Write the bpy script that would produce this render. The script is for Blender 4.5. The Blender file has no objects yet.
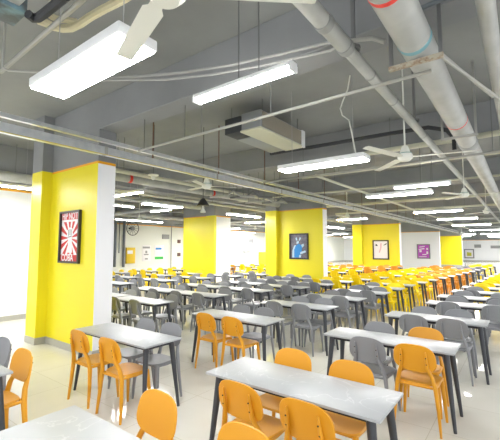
import bpy, bmesh, math, random
from mathutils import Vector, Matrix
random.seed(7)
S = bpy.context.scene
COL = S.collection
PI = math.pi

# ------------------------------------------------------------------ materials
def lin(c):
    c = c / 255.0
    return c / 12.92 if c <= 0.04045 else ((c + 0.055) / 1.055) ** 2.4
def rgb(r, g, b): return (lin(r), lin(g), lin(b), 1)

def mat(name, col, rough=0.5, metal=0.0, spec=0.5, noise=None, bump=None, emit=None, coat=0.0):
    m = bpy.data.materials.new(name); m.use_nodes = True
    nt = m.node_tree; N = nt.nodes; L = nt.links
    b = N['Principled BSDF']
    b.inputs['Base Color'].default_value = col
    b.inputs['Roughness'].default_value = rough
    b.inputs['Metallic'].default_value = metal
    b.inputs['Specular IOR Level'].default_value = spec
    b.inputs['Coat Weight'].default_value = coat
    if emit:
        b.inputs['Emission Color'].default_value = emit[0]
        b.inputs['Emission Strength'].default_value = emit[1]
    if noise:                      # (scale, second colour, contrast low, contrast high)
        tc = N.new('ShaderNodeTexCoord'); n = N.new('ShaderNodeTexNoise')
        n.inputs['Scale'].default_value = noise[0]; n.inputs['Detail'].default_value = 6
        r = N.new('ShaderNodeValToRGB')
        r.color_ramp.elements[0].position = noise[2]; r.color_ramp.elements[1].position = noise[3]
        r.color_ramp.elements[0].color = col; r.color_ramp.elements[1].color = noise[1]
        L.new(tc.outputs['Object'], n.inputs['Vector']); L.new(n.outputs['Fac'], r.inputs['Fac'])
        L.new(r.outputs['Color'], b.inputs['Base Color'])
    if bump:                       # (scale, strength)
        tc = N.new('ShaderNodeTexCoord'); n = N.new('ShaderNodeTexNoise'); bp = N.new('ShaderNodeBump')
        n.inputs['Scale'].default_value = bump[0]; n.inputs['Detail'].default_value = 4
        bp.inputs['Strength'].default_value = bump[1]; bp.inputs['Distance'].default_value = 0.01
        L.new(tc.outputs['Object'], n.inputs['Vector']); L.new(n.outputs['Fac'], bp.inputs['Height'])
        L.new(bp.outputs['Normal'], b.inputs['Normal'])
    return m

M = {}
M['orange'] = mat('orange_plastic', rgb(214, 150, 26), 0.42)
M['yellow'] = mat('yellow_plastic', rgb(246, 216, 6), 0.4)
M['deep'] = mat('deep_orange_plastic', rgb(222, 150, 44), 0.42)
M['grey'] = mat('grey_plastic', rgb(130, 132, 136), 0.45)
M['legmetal'] = mat('dark_leg_metal', rgb(62, 65, 70), 0.4, 0.2)
M['apron'] = mat('dark_apron_metal', rgb(40, 42, 46), 0.5, 0.2)
M['bolt'] = mat('bolt_steel', rgb(70, 60, 45), 0.4, 0.7)
M['wallyellow'] = mat('yellow_wall_paint', rgb(232, 218, 34), 0.4, spec=0.45)
M['white'] = mat('white_wall_paint', rgb(236, 237, 238), 0.55)
M['offwhite'] = mat('off_white_wall_paint', rgb(226, 227, 218), 0.6)
M['greypaint'] = mat('grey_ceiling_paint', rgb(140, 142, 143), 0.75, noise=(1.2, rgb(128, 130, 131), .35, .7), bump=(14, .25))
M['ceil'] = mat('grey_slab_paint', rgb(145, 147, 145), 0.8, noise=(0.7, rgb(128, 130, 129), .35, .7), bump=(9, .25))
M['line'] = mat('orange_paint_line', rgb(240, 170, 20), 0.5)
M['skirt'] = mat('grey_skirting_tile', rgb(168, 166, 156), 0.35)
M['galv'] = mat('galvanised_steel', rgb(222, 225, 226), 0.28, 0.8, noise=(9, rgb(205, 209, 212), .35, .65))
M['strip'] = mat('dull_yellow_strip', rgb(196, 184, 120), 0.5)
M['rustbar'] = mat('rusty_angle_iron', rgb(176, 168, 150), 0.6, 0.2, noise=(30, rgb(140, 112, 88), .45, .7))
M['strut'] = mat('strut_steel', rgb(170, 170, 164), 0.45, 0.5)
M['rod'] = mat('rusty_rod', rgb(112, 84, 74), 0.6, 0.4)
M['rodgrey'] = mat('grey_rod', rgb(120, 121, 121), 0.5, 0.4)
M['pipe'] = mat('grey_plastic_pipe', rgb(176, 178, 174), 0.5, noise=(3, rgb(164, 166, 162), .4, .6))
M['collar'] = mat('pipe_collar_grey', rgb(150, 152, 149), 0.5)
M['redband'] = mat('red_band', rgb(226, 62, 52), 0.5)
M['blueglue'] = mat('blue_glue', rgb(120, 168, 178), 0.5)
M['beigepipe'] = mat('beige_pipe', rgb(196, 196, 176), 0.5)
M['duct'] = mat('cream_insulation', rgb(212, 204, 170), 0.8, bump=(40, .6))
M['blackpipe'] = mat('black_insulation', rgb(52, 54, 57), 0.7)
M['lightbody'] = mat('light_body_white', rgb(225, 227, 227), 0.5)
M['fan'] = mat('fan_white_enamel', rgb(218, 220, 212), 0.4)
M['fangreen'] = mat('fan_green_ring', rgb(110, 150, 140), 0.4)
M['acmetal'] = mat('unit_grey_steel', rgb(150, 154, 155), 0.45, 0.3)
M['acbrown'] = mat('unit_brown_side', rgb(140, 134, 120), 0.6)
M['acpale'] = mat('unit_pale_box', rgb(196, 200, 200), 0.5, 0.1, noise=(6, rgb(176, 178, 176), .4, .65))
M['acpan'] = mat('unit_pale_pan', rgb(200, 200, 176), 0.6)
M['acdark'] = mat('unit_dark_box', rgb(52, 55, 58), 0.6)
M['acblue'] = mat('stained_blue_steel', rgb(84, 92, 96), 0.5, 0.3, noise=(5, rgb(130, 168, 182), .45, .7))
M['black'] = mat('black_enamel', rgb(36, 36, 38), 0.4)
M['frame'] = mat('dark_picture_frame', rgb(52, 48, 42), 0.45)
M['framegrey'] = mat('grey_picture_frame', rgb(122, 122, 124), 0.5)
M['paper'] = mat('white_paper', rgb(232, 230, 230), 0.6)
M['red'] = mat('red_ink', rgb(196, 44, 40), 0.6)
M['darkgreyprint'] = mat('grey_print', rgb(96, 94, 108), 0.6, noise=(9, rgb(122, 118, 126), .4, .65))
M['blue'] = mat('blue_ink', rgb(40, 130, 200), 0.6)
M['paleblue'] = mat('pale_blue_ink', rgb(178, 206, 222), 0.6)
M['purple'] = mat('purple_ink', rgb(190, 84, 190), 0.6)
M['pink'] = mat('pink_ink', rgb(216, 168, 180), 0.6)
M['green'] = mat('green_ink', rgb(60, 190, 80), 0.6)
M['olive'] = mat('olive_ink', rgb(190, 186, 60), 0.6)
M['cabinet'] = mat('yellow_cabinet_paint', rgb(222, 186, 30), 0.5)
M['sign'] = mat('grey_sign', rgb(150, 150, 150), 0.6)
M['bluegrey'] = mat('conduit_blue_grey', rgb(106, 112, 118), 0.55)
M['cable'] = mat('grey_cable', rgb(158, 159, 156), 0.6)

def emitter(name, strength, col=(1, 1, 1, 1)):
    return mat(name, (0.9, 0.9, 0.9, 1), 0.5, emit=(col, strength))
M['panel'] = emitter('lit_diffuser', 17.0, (1, 0.99, 0.97, 1))
M['farpanel'] = emitter('lit_far_diffuser', 55.0, (1, 0.99, 0.97, 1))
M['midpanel'] = emitter('lit_mid_diffuser', 38.0, (1, 0.99, 0.97, 1))
M['tube'] = emitter('lit_tube', 20.0, (1, 0.99, 0.97, 1))

def top_material():
    m = bpy.data.materials.new('pale_marble_top'); m.use_nodes = True
    nt = m.node_tree; N = nt.nodes; L = nt.links; b = N['Principled BSDF']
    tc = N.new('ShaderNodeTexCoord'); oi = N.new('ShaderNodeObjectInfo')
    add = N.new('ShaderNodeVectorMath'); add.operation = 'MULTIPLY_ADD'
    add.inputs[1].default_value = (1, 1, 1)
    sc = N.new('ShaderNodeVectorMath'); sc.operation = 'SCALE'; sc.inputs['Scale'].default_value = 37
    L.new(oi.outputs['Random'], sc.inputs[0]); L.new(tc.outputs['Object'], add.inputs[0]); L.new(sc.outputs['Vector'], add.inputs[2])
    n = N.new('ShaderNodeTexNoise'); n.inputs['Scale'].default_value = 2.2; n.inputs['Detail'].default_value = 5; n.inputs['Distortion'].default_value = 1.2
    r = N.new('ShaderNodeValToRGB')
    e = r.color_ramp.elements
    e[0].position = .492; e[0].color = (0, 0, 0, 1); e[1].position = .5; e[1].color = (1, 1, 1, 1)
    e2 = e.new(.508); e2.color = (0, 0, 0, 1)
    n2 = N.new('ShaderNodeTexNoise'); n2.inputs['Scale'].default_value = 6; n2.inputs['Detail'].default_value = 8
    mx = N.new('ShaderNodeMix'); mx.data_type = 'RGBA'
    mx.inputs['A'].default_value = rgb(156, 160, 163); mx.inputs['B'].default_value = rgb(170, 173, 175)
    mx2 = N.new('ShaderNodeMix'); mx2.data_type = 'RGBA'; mx2.inputs['B'].default_value = rgb(208, 210, 210)
    sc2 = N.new('ShaderNodeMath'); sc2.operation = 'MULTIPLY'; sc2.inputs[1].default_value = .38
    for k in (n, n2): L.new(add.outputs['Vector'], k.inputs['Vector'])
    L.new(n2.outputs['Fac'], mx.inputs['Factor']); L.new(n.outputs['Fac'], r.inputs['Fac'])
    L.new(r.outputs['Color'], sc2.inputs[0]); L.new(sc2.outputs[0], mx2.inputs['Factor'])
    L.new(mx.outputs['Result'], mx2.inputs['A']); L.new(mx2.outputs['Result'], b.inputs['Base Color'])
    b.inputs['Roughness'].default_value = .38
    return m
M['top'] = top_material()

def floor_material():
    m = bpy.data.materials.new('polished_beige_tile'); m.use_nodes = True
    nt = m.node_tree; N = nt.nodes; L = nt.links; b = N['Principled BSDF']
    tc = N.new('ShaderNodeTexCoord')
    br = N.new('ShaderNodeTexBrick'); br.offset = 0
    br.inputs['Scale'].default_value = 1.0; br.inputs['Brick Width'].default_value = 0.8; br.inputs['Row Height'].default_value = 0.8
    br.inputs['Mortar Size'].default_value = 0.003; br.inputs['Mortar Smooth'].default_value = 0.1
    br.inputs['Color1'].default_value = rgb(217, 215, 206); br.inputs['Color2'].default_value = rgb(213, 211, 201); br.inputs['Mortar'].default_value = rgb(190, 186, 168)
    n = N.new('ShaderNodeTexNoise'); n.inputs['Scale'].default_value = 1.5; n.inputs['Detail'].default_value = 6
    mx = N.new('ShaderNodeMix'); mx.data_type = 'RGBA'; mx.blend_type = 'MULTIPLY'; mx.inputs['Factor'].default_value = 1
    r = N.new('ShaderNodeValToRGB'); r.color_ramp.elements[0].color = (.92, .92, .9, 1); r.color_ramp.elements[0].position = .3; r.color_ramp.elements[1].position = .7
    L.new(tc.outputs['Object'], br.inputs['Vector']); L.new(tc.outputs['Object'], n.inputs['Vector'])
    L.new(n.outputs['Fac'], r.inputs['Fac']); L.new(br.outputs['Color'], mx.inputs['A']); L.new(r.outputs['Color'], mx.inputs['B'])
    L.new(mx.outputs['Result'], b.inputs['Base Color'])
    b.inputs['Roughness'].default_value = .09; b.inputs['Specular IOR Level'].default_value = .5
    return m
M['floor'] = floor_material()

# ------------------------------------------------------------------ mesh helpers
class MB:
    def __init__(s): s.v = []; s.f = []; s.mi = []; s.mats = []
    def m(s, key):
        if key not in s.mats: s.mats.append(key)
        return s.mats.index(key)
    def face(s, idx, key): s.f.append(tuple(idx)); s.mi.append(s.m(key))
    def box(s, x0, x1, y0, y1, z0, z1, key, bev=0.0):
        if bev > 0:
            bm = bmesh.new(); bmesh.ops.create_cube(bm, size=1)
            for v in bm.verts: v.co = Vector(((x0+x1)/2+v.co.x*(x1-x0), (y0+y1)/2+v.co.y*(y1-y0), (z0+z1)/2+v.co.z*(z1-z0)))
            bmesh.ops.bevel(bm, geom=bm.edges[:], offset=bev, segments=2, profile=.5, affect='EDGES')
            bm.verts.ensure_lookup_table()
            k = len(s.v); s.v += [tuple(v.co) for v in bm.verts]
            for f in bm.faces: s.face([k+v.index for v in f.verts], key)
            bm.free(); return
        k = len(s.v)
        s.v += [(x, y, z) for z in (z0, z1) for y in (y0, y1) for x in (x0, x1)]
        for q in ((0, 2, 3, 1), (4, 5, 7, 6), (0, 1, 5, 4), (2, 6, 7, 3), (0, 4, 6, 2), (1, 3, 7, 5)): s.face([k+i for i in q], key)
    def rings(s, rings, key, cap=True):
        k = len(s.v); n = len(rings[0])
        for r in rings: s.v += [tuple(p) for p in r]
        for i in range(len(rings)-1):
            for j in range(n):
                a = k+i*n+j; b = k+i*n+(j+1) % n
                s.face((a, b, b+n, a+n), key)
        if cap:
            s.face([k+j for j in range(n)][::-1], key); s.face([k+(len(rings)-1)*n+j for j in range(n)], key)
    def tube(s, pts, rad, key, n=8, flat=None):
        """polyline tube; rad number or list; flat = (sx, sy) squash in the ring frame"""
        pts = [Vector(p) for p in pts]
        if not hasattr(rad, '__len__'): rad = [rad]*len(pts)
        rs = []; up = None
        for i, p in enumerate(pts):
            d = (pts[min(i+1, len(pts)-1)]-pts[max(i-1, 0)]).normalized()
            if up is None:
                ref = Vector((1, 0, 0)) if abs(d.x) < .8 else Vector((0, 0, 1))
                u = (ref-d*ref.dot(d)).normalized()
            else: u = (up-d*up.dot(d)).normalized()
            up = u; w = d.cross(u); fx, fy = flat or (1, 1)
            rs.append([p+u*math.cos(2*PI*j/n+PI/n)*rad[i]*fx+w*math.sin(2*PI*j/n+PI/n)*rad[i]*fy for j in range(n)])
        s.rings(rs, key)
    def lathe(s, prof, c, key, n=20):
        """prof: list of (r, z); around vertical axis at c"""
        s.rings([[(c[0]+r*math.cos(2*PI*j/n), c[1]+r*math.sin(2*PI*j/n), c[2]+z) for j in range(n)] for r, z in prof], key)
    def poly(s, pts, key):
        k = len(s.v); s.v += [tuple(p) for p in pts]; s.face(range(k, k+len(pts)), key)
    def mesh(s, name, smooth=True):
        me = bpy.data.meshes.new(name); me.from_pydata(s.v, [], s.f)
        for k in s.mats: me.materials.append(M[k])
        me.polygons.foreach_set('material_index', s.mi)
        bm = bmesh.new(); bm.from_mesh(me); bmesh.ops.recalc_face_normals(bm, faces=bm.faces[:]); bm.to_mesh(me); bm.free()
        if smooth:
            me.polygons.foreach_set('use_smooth', [True]*len(me.polygons)); me.set_sharp_from_angle(angle=math.radians(38))
        me.update(); return me
    def obj(s, name, parent=None, smooth=True): return link(name, s.mesh(name, smooth), parent)

def link(name, data, parent=None):
    o = bpy.data.objects.new(name, data); COL.objects.link(o)
    if parent: o.parent = parent
    return o
def tag(o, label, cat, group=None, kind=None):
    o['label'] = label; o['category'] = cat
    if group: o['group'] = group
    if kind: o['kind'] = kind
    return o
def thing(name, loc, label, cat, group=None, rz=0):
    o = link(name, None); o.location = loc; o.rotation_euler = (0, 0, rz)
    return tag(o, label, cat, group)
def struct(o): o['kind'] = 'structure'; return o
ORD = 'zeroth first second third fourth fifth sixth seventh eighth ninth tenth eleventh twelfth thirteenth fourteenth fifteenth sixteenth seventeenth eighteenth nineteenth twentieth'.split()

# ------------------------------------------------------------------ camera
CAM_Z, YAW, PITCH, F_PX = 1.77, math.radians(37), math.radians(4.4), 361.0
cd = bpy.data.cameras.new('camera'); cam = bpy.data.objects.new('camera', cd); COL.objects.link(cam)
cam.location = (0, 0, CAM_Z); cam.rotation_euler = (PI/2+PITCH, 0, YAW)
cd.sensor_fit = 'HORIZONTAL'; cd.sensor_width = 36; cd.lens = 36*F_PX/500; cd.clip_start = .05; cd.clip_end = 300
S.camera = cam
def project(x, y, z):
    c, s = math.cos(PITCH), math.sin(PITCH)
    f = -math.sin(YAW)*x+math.cos(YAW)*y; r = math.cos(YAW)*x+math.sin(YAW)*y; u = z-CAM_Z
    d = f*c+u*s; h = u*c-f*s
    return (250+F_PX*r/d, 220-F_PX*h/d, d) if d > .1 else (-999, -999, d)

# ------------------------------------------------------------------ chair
def sup(t, n):
    c, s = math.cos(t), math.sin(t)
    return math.copysign(abs(c)**(2/n), c), math.copysign(abs(s)**(2/n), s)
def chair_geo(lo=False):
    """dict of MB per part; chair faces +Y, origin on the floor under the seat"""
    G = {}
    n = 14 if lo else 28
    # seat: rounded square, dished top
    b = MB(); rr = []
    def ring(k, dz):
        out = []
        for j in range(n):
            cx, cy = sup(2*PI*j/n, 3.6)
            w = .196+.014*cy
            out.append((cx*w*k, .006+cy*.182*k, .452+dz-.010*(1-(k*cx)**2)*(1-.4*abs(k*cy))))
        return out
    tops = [(.02, 0), (.5, .001), (.85, .004)] if not lo else [(.05, 0), (.8, .003)]
    for k, dz in tops: rr.append(ring(k, dz))
    rr += [ring(.97, .004), ring(1, -.004), ring(.985, -.014), ring(.5, -.016), ring(.03, -.016)]
    b.rings(rr, 'C'); G['seat'] = b
    # backrest: curved shield
    def bp(t, k, off):
        cx, cz = sup(t, 2.9)
        wid = .196*(1-.05*cz)
        x = cx*wid*k; zz = cz*k
        z = .698+zz*.136
        y = -.195-.05*(z-.56)/.27+.34*x*x+off
        return (x, y, z)
    b = MB(); ks = (.02, .35, .65, .88, .97) if not lo else (.05, .6, .95)
    fr = [[bp(2*PI*j/n, k, .006) for j in range(n)] for k in ks]
    edge = [[bp(2*PI*j/n, 1, 0) for j in range(n)]]
    bk = [[bp(2*PI*j/n, k, -.006) for j in range(n)] for k in ks[::-1]]
    b.rings(fr+edge+bk, 'C'); G['backrest'] = b
    q = 6 if lo else 10
    for s in (-1, 1):
        b = MB()
        b.tube([(s*.212, -.205, 0), (s*.195, -.186, .22), (s*.174, -.176, .42), (s*.152, -.190, .52), (s*.120, -.227, .62), (s*.114, -.245, .70), (s*.112, -.256, .775)],
               [.0125, .019, .024, .021, .0175, .014, .006], 'C', q, flat=(.85, 1.1))
        G['rear%d' % s] = b
        b = MB()
        b.tube([(s*.204, .178, 0), (s*.19, .165, .22), (s*.17, .145, .44)], [.0125, .019, .023], 'C', q)
        G['front%d' % s] = b
        b = MB()
        for (z, y, x) in ((.66, -.2500, .117), (.72, -.2605, .1135)):
            b.tube([(s*x, y+.004, z), (s*x, y-.0035, z)], .0058, 'bolt', 8)
        G['bolts%d' % s] = b
    b = MB()
    for s in (-1, 1): b.tube([(s*.17, -.17, .424), (s*.176, 0, .42), (s*.17, .145, .424)], .013, 'C', q, flat=(.8, 1.1))
    b.tube([(-.17, -.17, .424), (.17, -.17, .424)], .012, 'C', q); b.tube([(-.17, .145, .424), (.17, .145, .424)], .012, 'C', q)
    G['frame'] = b
    return G

CH = {}
def chair_meshes(colour):
    if colour in CH: return CH[colour]
    M['C'] = M[colour]
    G = chair_geo(); out = {}
    for k, b in G.items(): out[k] = b.mesh(colour+'_chair_'+k)
    g = chair_geo(True); j = MB()
    for k, b in g.items():
        if k.startswith('bolts'): continue
        o = len(j.v); j.v += b.v
        for f in b.f: j.face([o+i for i in f], 'C')
    out['whole'] = j.mesh(colour+'_chair_small')
    CH[colour] = out; return out
CNAME = {'orange': 'orange', 'yellow': 'bright yellow', 'deep': 'deep orange', 'grey': 'grey'}
def chair(x, y, face, colour, label, group, level):
    """face +1: sits on the near side looking away; -1: on the far side looking towards the camera"""
    ms = chair_meshes(colour); rz = (0 if face > 0 else PI)+random.uniform(-.03, .03)
    if level == 0:
        o = link('dining_chair', ms['whole']); o.location = (x, y, 0); o.rotation_euler = (0, 0, rz)
        return tag(o, label, 'chair', group)
    o = thing('dining_chair', (x, y, 0), label, 'chair', group, rz)
    link('seat', ms['seat'], o); link('backrest', ms['backrest'], o); link('seat_frame', ms['frame'], o)
    for s in (-1, 1):
        r = link('leg', ms['rear%d' % s], o); link('leg', ms['front%d' % s], o)
        if level == 2: link('bolts', ms['bolts%d' % s], r)
    return o

# ------------------------------------------------------------------ table
TM = {}
def table_meshes(L, W):
    key = (round(L, 2), round(W, 2))
    if key in TM: return TM[key]
    H = .75; d = {}
    b = MB(); b.box(-L/2, L/2, -W/2, W/2, H-.02, H, 'top', .004); d['top'] = b.mesh('tabletop')
    b = MB(); a, c = L/2-.07, W/2-.07
    b.box(-a, a, -c, -c+.025, H-.062, H-.021, 'apron'); b.box(-a, a, c-.025, c, H-.062, H-.021, 'apron')
    b.box(-a, -a+.025, -c+.025, c-.025, H-.062, H-.021, 'apron'); b.box(a-.025, a, -c+.025, c-.025, H-.062, H-.021, 'apron')
    d['apron'] = b.mesh('apron'); fr = b
    legs = []
    for sx in (-1, 1):
        for sy in (-1, 1):
            b = MB(); b.tube([(sx*(L/2-.02), sy*(W/2-.02), 0), (sx*(L/2-.085), sy*(W/2-.085), H-.022)], [.0155, .032], 'legmetal', 12)
            legs.append(b)
    d['legs'] = [b.mesh('table_leg') for b in legs]
    j = MB()
    j.box(-L/2, L/2, -W/2, W/2, H-.022, H, 'top')
    for b in [fr]+legs:
        o = len(j.v); j.v += b.v
        for f, mi in zip(b.f, b.mi): j.face([o+i for i in f], b.mats[mi])
    d['whole'] = j.mesh('table_small')
    TM[key] = d; return d
def table(x0, x1, y0, W, label, group, level):
    L = x1-x0; d = table_meshes(L, W); loc = ((x0+x1)/2, y0+W/2, 0)
    if level == 0:
        o = link('dining_table', d['whole']); o.location = loc; return tag(o, label, 'table', group)
    o = thing('dining_table', loc, label, 'table', group)
    link('tabletop', d['top'], o); link('apron', d['apron'], o)
    for m in d['legs']: link('leg', m, o)
    return o

ROWNAME = {'A': 'rightmost row', 'B': 'second row from right', 'C': 'third row from right', 'D': 'fourth row from right', 'E': 'fifth row from right', 'F': 'sixth row from right', 'G': 'seventh row from right'}
def in_view(x, y, z=.8, mg=34):
    u, v, d = project(x, y, z)
    return d > .3 and -mg < u < 500+mg and v < 440+mg*3
def behind_pier(x, y):
    # what the first pier hides completely
    u, v, d = project(x, y, .8)
    return y > 3.3 and 32 < u < 93
NCH = [0]
def place_table(row, num, x0, x1, y0, W, near, far, level, dist):
    rn = ROWNAME[row]
    cx = (x0+x1)/2
    corners = [(x0, y0), (x1, y0), (x0, y0+W), (x1, y0+W)]
    if not any(in_view(a, b, .75, 3) for a, b in corners): return
    if all(behind_pier(a, b) for a, b in corners): return
    if dist: table(x0, x1, y0, W, 'small pale table with dark legs far back in the %s' % rn, 'far tables in the %s' % rn, level)
    else: table(x0, x1, y0, W, 'pale stone-topped table with dark splayed legs, %s table of the %s' % (ORD[num], rn), 'tables of the %s' % rn, level)
    for side, lst, f, yy in (('near', near, 1, y0+.045), ('far', far, -1, y0+W-.03)):
        for k, c in enumerate(lst):
            xx, colour, dy = c
            if colour is None: continue
            py = yy+dy*f
            if not in_view(xx, py) or behind_pier(xx, py): continue
            lr = ('left', 'right')[k]
            if dist: lab, g = 'small far-off %s chair at the back of the %s' % (CNAME[colour], rn), 'distant %s chairs of the %s' % (CNAME[colour], rn)
            else: lab, g = '%s plastic chair, %s seat on %s side, %s table of %s' % (CNAME[colour], lr, side, ORD[num], rn), 'chairs at the tables of the %s' % rn
            chair(xx, py, f, colour, lab, g, level); NCH[0] += 1

O, Y_, G_, D_ = 'orange', 'yellow', 'grey', 'deep'
def two(x0, x1, c, a=.30, b=.78, j=.02):
    L = x1-x0; cc = (c, c) if isinstance(c, str) else c
    return [(x0+L*a+random.uniform(-j, j), cc[0], random.uniform(-.006, .006)), (x0+L*b+random.uniform(-j, j), cc[1], random.uniform(-.006, .006))]
# --- rightmost row (runs away from the camera)
place_table('A', 1, -2.38, -.84, .76, .50, [], [(-1.94, O, -.13), (-1.21, O, -.11)], 2, False)
place_table('A', 2, -2.14, -.72, 2.23, .53, [(-1.65, O, 0), (-1.12, O, 0)], [(-1.74, O, -.02), (-1.18, O, 0)], 2, False)
place_table('A', 3, -1.95, -.575, 4.03, .48, [(-1.36, G_, 0), (-.90, O, 0)], [(-1.50, G_, 0), (-.96, O, 0)], 2, False)
place_table('A', 4, -1.74, -.42, 5.70, .48, [(-1.28, G_, 0), (-.80, G_, 0)], [(-1.31, G_, 0), (-.82, G_, 0)], 1, False)
rowA = [(-1.50, 7.38), (-1.50, 8.5), (-1.40, 9.7), (-1.32, 10.85), (-1.25, 12.0), (-1.18, 13.2), (-1.1, 14.4), (-1.03, 15.6), (-.95, 16.9), (-.9, 18.2), (-.85, 19.6), (-.8, 21.2), (-.75, 23), (-.7, 25)]
for i, (x, y) in enumerate(rowA):
    c = G_ if y < 9 else (G_, Y_) if y < 10 else Y_ if y < 21 else D_ if y < 23 else G_
    place_table('A', i+5, x, x+1.4, y, .48, two(x, x+1.4, c), two(x, x+1.4, c), 1 if y < 9 else 0, y > 11.5)
# --- second row from right
place_table('B', 1, -4.82, -3.42, .78, .50, [], [(-4.39, G_, -.06), (-3.74, O, 0)], 2, False)
place_table('B', 2, -4.57, -3.15, 2.38, .51, [(-4.13, O, 0), (-3.52, O, 0)], [(-4.05, G_, 0), (-3.55, G_, 0)], 2, False)
place_table('B', 3, -4.20, -2.79, 4.04, .50, [(-3.72, O, 0), (-3.23, O, 0)], [(-3.74, G_, 0), (-3.29, G_, 0)], 2, False)
place_table('B', 4, -4.00, -2.63, 5.60, .48, [(-3.56, G_, 0), (-3.02, G_, 0)], [(-3.5, G_, 0), (-3.0, G_, 0)], 1, False)
rowB = [(-3.86, 6.93), (-3.75, 8.2), (-3.72, 9.35), (-3.70, 10.4), (-3.6, 11.5), (-3.5, 12.6), (-3.4, 13.7), (-3.3, 14.8), (-3.2, 15.9), (-3.1, 17.1), (-3.0, 18.3), (-2.9, 19.6), (-2.75, 21), (-2.6, 22.6), (-2.5, 24.4)]
for i, (x, y) in enumerate(rowB):
    w = 1.27
    c = G_ if y < 9 else Y_ if y < 13.2 else D_ if y < 19 else G_ if y < 22 else Y_
    if 9 < y < 10: c = (G_, Y_)
    place_table('B', i+5, x, x+w, y, .48, two(x, x+w, c, .32, .74), two(x, x+w, c, .32, .74), 1 if y < 9 else 0, y > 11)
# --- third row
rowC = [(-6.75, 4.25), (-6.55, 5.62), (-6.25, 6.93), (-5.88, 8.12), (-5.7, 9.25), (-5.55, 10.35), (-5.35, 11.45), (-5.15, 12.6), (-5.0, 13.8), (-4.85, 15), (-4.7, 16.2), (-4.6, 17.5), (-4.4, 19), (-4.2, 21)]
for i, (x, y) in enumerate(rowC):
    w = 1.37
    c = G_ if y < 9.9 else Y_ if y < 18 else D_
    place_table('C', i+1, x, x+w, y, .48, two(x, x+w, c), two(x, x+w, c), 1 if y < 9 else 0, y > 10.5)
# --- fourth row
rowD = [(-8.2, 4.3), (-8.0, 5.62), (-7.72, 6.95), (-7.4, 8.25), (-7.2, 9.4), (-7.1, 10.6), (-7.3, 14.2), (-7.1, 15.6), (-6.9, 17), (-6.7, 18.4), (-6.5, 20)]
for i, (x, y) in enumerate(rowD):
    w = 1.37
    c = G_ if y < 11 else Y_ if y < 16 else D_
    place_table('D', i+1, x, x+w, y, .48, two(x, x+w, c), two(x, x+w, c), 0, y > 9)
rowE = [(-10.5, 5.98), (-10.2, 7.36), (-9.9, 8.7), (-9.6, 10), (-9.3, 11.2), (-9.2, 14.0), (-9.0, 15.4), (-8.8, 16.8), (-8.6, 18.2), (-8.5, 19.6)]
for i, (x, y) in enumerate(rowE):
    w = 1.4
    c = G_ if y < 11.5 else Y_ if y < 17.5 else D_
    place_table('E', i+1, x, x+w, y, .48, two(x, x+w, c), two(x, x+w, c), 0, y > 9)
rowF = [(-12.2, 7.4), (-11.9, 8.7), (-11.7, 10), (-11.2, 14.4), (-11, 15.8), (-10.8, 17.2), (-10.7, 18.6), (-10.6, 20.2)]
for i, (x, y) in enumerate(rowF):
    c = G_ if y < 8 else Y_ if y < 17.5 else D_
    place_table('F', i+1, x, x+1.4, y, .48, two(x, x+1.4, c), two(x, x+1.4, c), 0, y > 7)
rowG = [(-14.4, 8.6), (-14.3, 10), (-14.2, 11.4), (-13.6, 14.4), (-13.4, 15.8), (-13.2, 17.4), (-13, 19)]
for i, (x, y) in enumerate(rowG):
    c = Y_ if i != 3 else D_
    place_table('G', i+1, x, x+1.4, y, .48, two(x, x+1.4, c), two(x, x+1.4, c), 0, True)

# ------------------------------------------------------------------ room shell
XL, YF, ZC = -19.0, 46.0, 4.3
b = MB(); b.box(-19.3, 5, -4, 57, -.1, 0, 'floor'); struct(b.obj('floor', smooth=False))
b = MB(); b.box(-19.3, 5, -4, 57, ZC, ZC+.2, 'ceil'); struct(b.obj('ceiling', smooth=False))
def wall(name, x0, x1, y0, y1, zp, key, face):
    """painted wall: lower paint, thin orange line, grey above; skirting tile at the foot"""
    b = MB(); b.box(x0, x1, y0, y1, 0, zp, key); b.box(x0, x1, y0, y1, zp, zp+.05, 'line'); b.box(x0, x1, y0, y1, zp+.05, ZC, 'greypaint')
    struct(b.obj(name, smooth=False))
    s = MB(); t = .012
    if face == 'x+': s.box(x1, x1+t, y0, y1, 0, .12, 'skirt')
    if face == 'y-': s.box(x0, x1, y0-t, y0, 0, .12, 'skirt')
    struct(s.obj(name.replace('wall', 'baseboard'), smooth=False))
wall('wall_left', XL-.2, XL, 7, YF, 3.16, 'offwhite', 'x+')
wall('wall_back', XL, -8, YF, YF+.2, 3.3, 'white', 'y-')
wall('wall_far', -8, 5, 56, 56.2, 2.74, 'white', 'y-')
wall('wall_partition', -10.3, -10.08, -3, 4.05, 3.17, 'white', 'x+')

def pier(name, x0, x1, y0, y1, zp, face_key, end_key, stub=None, stub_side=None):
    """wall pier: coloured faces, end face in another colour, orange line, grey above; optional square column standing proud"""
    b = MB()
    e = .004
    b.box(x0, x1-e, y0, y1, 0, zp, face_key)
    b.box(x1-e, x1, y0, y1, 0, zp-.045, end_key); b.box(x1-e, x1, y0, y1, zp-.045, zp, 'line')
    b.box(x0, x1, y0, y1, zp, ZC, 'greypaint')
    b.box(x0, x1-e, y0-.0025, y0, zp-.035, zp, 'line')
    if stub:
        a, c, d, f = stub
        b.box(a, c, d, f, 0, zp, face_key); b.box(a, c, d, f, zp, ZC, 'greypaint')
    struct(b.obj(name, smooth=False))
    s = MB(); t = .012
    s.box(x0, x1+t, y0-t, y0, 0, .12, 'skirt'); s.box(x1, x1+t, y0, y1, 0, .12, 'skirt')
    if stub:
        s.box(a, c+t, d-t, d, 0, .12, 'skirt'); s.box(c, c+t, d, y0-t, 0, .12, 'skirt')
    struct(s.obj(name.replace('pier', 'pier_skirting'), smooth=False))
pier('pier_nearest', -7.3, -5.58, 3.21, 3.53, 3.22, 'wallyellow', 'white', (-7.62, -7.2, 3.02, 3.62))
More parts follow.
